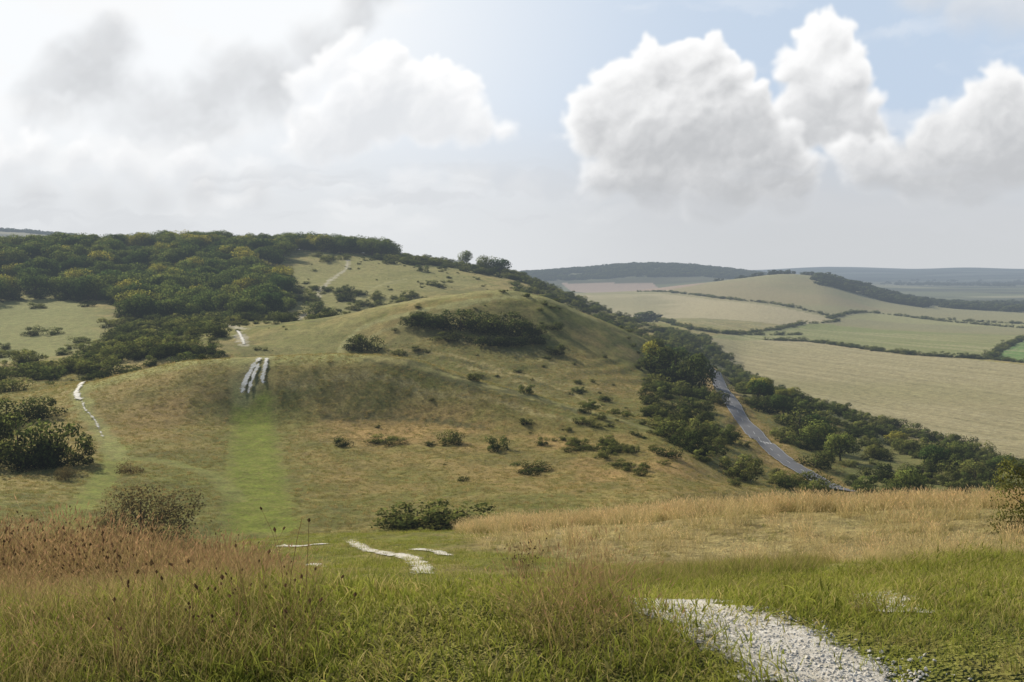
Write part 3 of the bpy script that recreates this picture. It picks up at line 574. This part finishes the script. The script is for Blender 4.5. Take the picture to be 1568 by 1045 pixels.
def blur(a,n):
    for _ in range(n):
        a=(a+np.roll(a,1,0)+np.roll(a,-1,0)+np.roll(a,1,1)+np.roll(a,-1,1))/5
    return a
def cumulus(circ,seed_,floor,white=1.0,grey=.5,soft=14,op=1.0,flsoft=70,thick=1.0,lamk=1.0,sub=1.0,bias=.42):
    global sky
    r=np.random.default_rng(seed_); puffs=[]
    for (x,y,ra) in circ:
        puffs.append((x,y,ra))
        for i in range(10):
            a=math.radians(r.uniform(-215,35)); r1=ra*r.uniform(.22,.42)*sub; q=ra*r.uniform(.75,.95); x1=x+math.cos(a)*q;y1=y+math.sin(a)*q; puffs.append((x1,y1,r1))
            for j in range(6):
                b=a+r.uniform(-1.3,1.3); r2=r1*r.uniform(.25,.5)*sub; q2=r1*r.uniform(.7,.95); puffs.append((x1+math.cos(b)*q2,y1+math.sin(b)*q2,r2))
    Hh=np.zeros(U.shape)
    for (x,y,ra) in puffs:
        i0=max(0,int((x-ra-30-us[0])/2.1));i1=min(len(us),int((x+ra+30-us[0])/2.1)+1);j0=max(0,int((vs[0]-(y+ra+30))/2.1));j1=min(len(vs),int((vs[0]-(y-ra-30))/2.1)+1)
        if i0>=i1 or j0>=j1: continue
        sl=(slice(i0,i1),slice(j0,j1)); dx=U[sl]+wx[sl]*.7-x;dy=V[sl]+wy[sl]*.7-y
        h=np.maximum(1-(dx*dx+dy*dy)/(ra*ra),0)*ra; Hh[sl]+=h**3
    Hh=Hh**(1/3); Hf=np.maximum(Hh*(1+.35*fine)+4*fine*(Hh>0),0)
    top=min(c[1]-c[2] for c in circ); dep=np.clip((V-top)/(floor-top),0,1)
    A=sst(0,1,blur(Hf,2)/(soft*(1+2.5*dep**2))); Hb=blur(Hf,5); Hm=blur(Hh,30)
    gx=np.gradient(Hb,axis=0)/2.1; gy=-np.gradient(Hb,axis=1)/2.1
    Hc=blur(Hh,14); gx2=np.gradient(Hc,axis=0)/2.1; gy2=-np.gradient(Hc,axis=1)/2.1
    lam=np.tanh((gx*.6+gy*.8)*.5)*.35+np.tanh((gx2*.6+gy2*.8)*.9)*.65
    rim=np.exp(-Hm/(30*thick))*(1-.75*dep)
    w=bias+.42*lam*lamk*(1-.6*dep)+.62*rim-.36*dep*sst(5,40,Hm)+.13*fine+.22*big
    w=sst(-.05,1.0,w)
    cl=C3((grey,grey*1.025,grey*1.06))*(1-w[...,None])+C3((white,white,white))*w[...,None]
    A=A*(1-sst(floor-flsoft,floor+flsoft,V+2*wy+30*big)) *op
    sky=lerp(sky,cl,A)
cumulus([(590,150,72),(660,165,66),(720,195,42),(540,190,60),(480,220,50),(770,205,24),(600,110,36)],301,275,1.05,.78,15,1,60)
cumulus([(130,120,90),(60,160,66),(220,175,80),(320,170,85),(410,140,80),(480,70,60),(540,30,50),(170,60,56),(560,-20,60),(350,110,60),(270,190,70)],302,245,1.02,.60,52,.82,45,.5,.55,.8,.34)
cumulus([(470,130,36),(510,100,36),(540,70,26),(500,170,30),(525,140,30)],303,240,1.06,.85,20,.85)
cumulus([(60,235,35),(120,250,40),(200,260,38),(290,265,45),(380,280,42),(20,260,40),(-60,240,60)],304,300,1.05,.74,26,.8,40)
cumulus([(230,310,40),(310,305,45),(390,310,36),(150,315,40),(60,310,45)],305,345,.9,.64,32,.7,30,.6,.6,1,.3)
cumulus([(640,300,50),(720,300,50),(800,310,45),(560,330,40)],306,350,.94,.76,40,.5,50)
cumulus([(1480,10,60),(1560,15,70),(1420,-10,50),(1650,20,80)],310,80,.85,.68,40,.6,30)
cumulus([(1265,62,44),(1235,105,44),(1290,110,48),(1265,160,66),(1300,195,60),(1220,190,50)],311,290,1.02,.56,13,bias=.48)
sky=lerp(sky,C3((.62,.64,.67)),sst(840,1000,U+40*big)*sst(190,300,V+50*big-.05*(U-900))*.9)
cumulus([(1540,150,48),(1500,185,50),(1440,215,50),(1560,220,80),(1480,260,80),(1400,270,60),(1640,150,80),(1700,220,90),(1300,235,40),(1340,260,50)],312,330,.99,.56,16,1,75,bias=.46)
cumulus([(1065,100,52),(1010,110,48),(960,135,50),(1110,130,45),(920,180,50),(985,200,80),(1060,190,90),(1130,210,75),(905,215,36),(1180,240,60),(930,275,40),(1000,280,60),(1100,285,70),(1200,290,60)],313,330,1.02,.52,12,1,75,bias=.48)
sky=lerp(sky,hz*1.0,sst(280,395,V)*.92)
st2=fbm((U+wx)/200,(V+wy)/26,5,231); sky=lerp(sky,C3((.64,.66,.69)),sst(.0,.45,st2)*.35*sst(220,280,V)*(1-sst(340,400,V)*.6))
al=sst(-700,-450,U)*(1-sst(2000,2250,U))*sst(-550,-330,V)
x,y,z=ray(U,V); nrm=np.sqrt(x*x+y*y+z*z); RD=13500
VV=np.stack([x/nrm*RD,y/nrm*RD,z/nrm*RD],-1).reshape(-1,3)
mk,nt=newmat('cloudy_sky'); at=N(nt,'ShaderNodeAttribute',attribute_name='Col'); em=N(nt,'ShaderNodeEmission'); nt.links.new(at.outputs[0],em.inputs[0])
tr=N(nt,'ShaderNodeBsdfTransparent'); mx=N(nt,'ShaderNodeMixShader'); nt.links.new(at.outputs['Alpha'],mx.inputs[0]); nt.links.new(tr.outputs[0],mx.inputs[1]); nt.links.new(em.outputs[0],mx.inputs[2]); o=N(nt,'ShaderNodeOutputMaterial'); nt.links.new(mx.outputs[0],o.inputs[0])
cc4=np.concatenate([np.clip(sky,0,1.1),al[...,None]],-1).reshape(-1,4)
meshobj('sky',VV,gridfaces(*U.shape),[mk],cc4)
# ---------------------------------------------------------------- light
w=bpy.data.worlds.new('World'); sc.world=w; w.use_nodes=True; nt=w.node_tree; bg=nt.nodes['Background']; bg.inputs[1].default_value=.11
sk=nt.nodes.new('ShaderNodeTexSky'); sk.sky_type='NISHITA'; sk.sun_disc=False; sk.sun_elevation=SUN_EL; sk.sun_rotation=SUN_AZ; sk.dust_density=2.0; nt.links.new(sk.outputs[0],bg.inputs[0])
sl=bpy.data.lights.new('sun','SUN'); sl.energy=5.0; sl.angle=math.radians(.53); sl.color=(1,.93,.79); so=bpy.data.objects.new('sun',sl); sc.collection.objects.link(so)
dv=Vector((math.sin(SUN_AZ)*math.cos(SUN_EL),math.cos(SUN_AZ)*math.cos(SUN_EL),math.sin(SUN_EL))); so.rotation_euler=(-dv).to_track_quat('-Z','Y').to_euler(); so.location=(0,0,200)
cam=bpy.data.cameras.new('camera'); cam.sensor_width=36; cam.lens=36*FPX/1568; cam.clip_end=40000; cam.clip_start=.05
co=bpy.data.objects.new('camera',cam); sc.collection.objects.link(co); co.rotation_euler=(math.pi/2-PITCH,0,0); sc.camera=co
sc.view_settings.view_transform='Standard'; sc.view_settings.look='None'; sc.view_settings.exposure=0
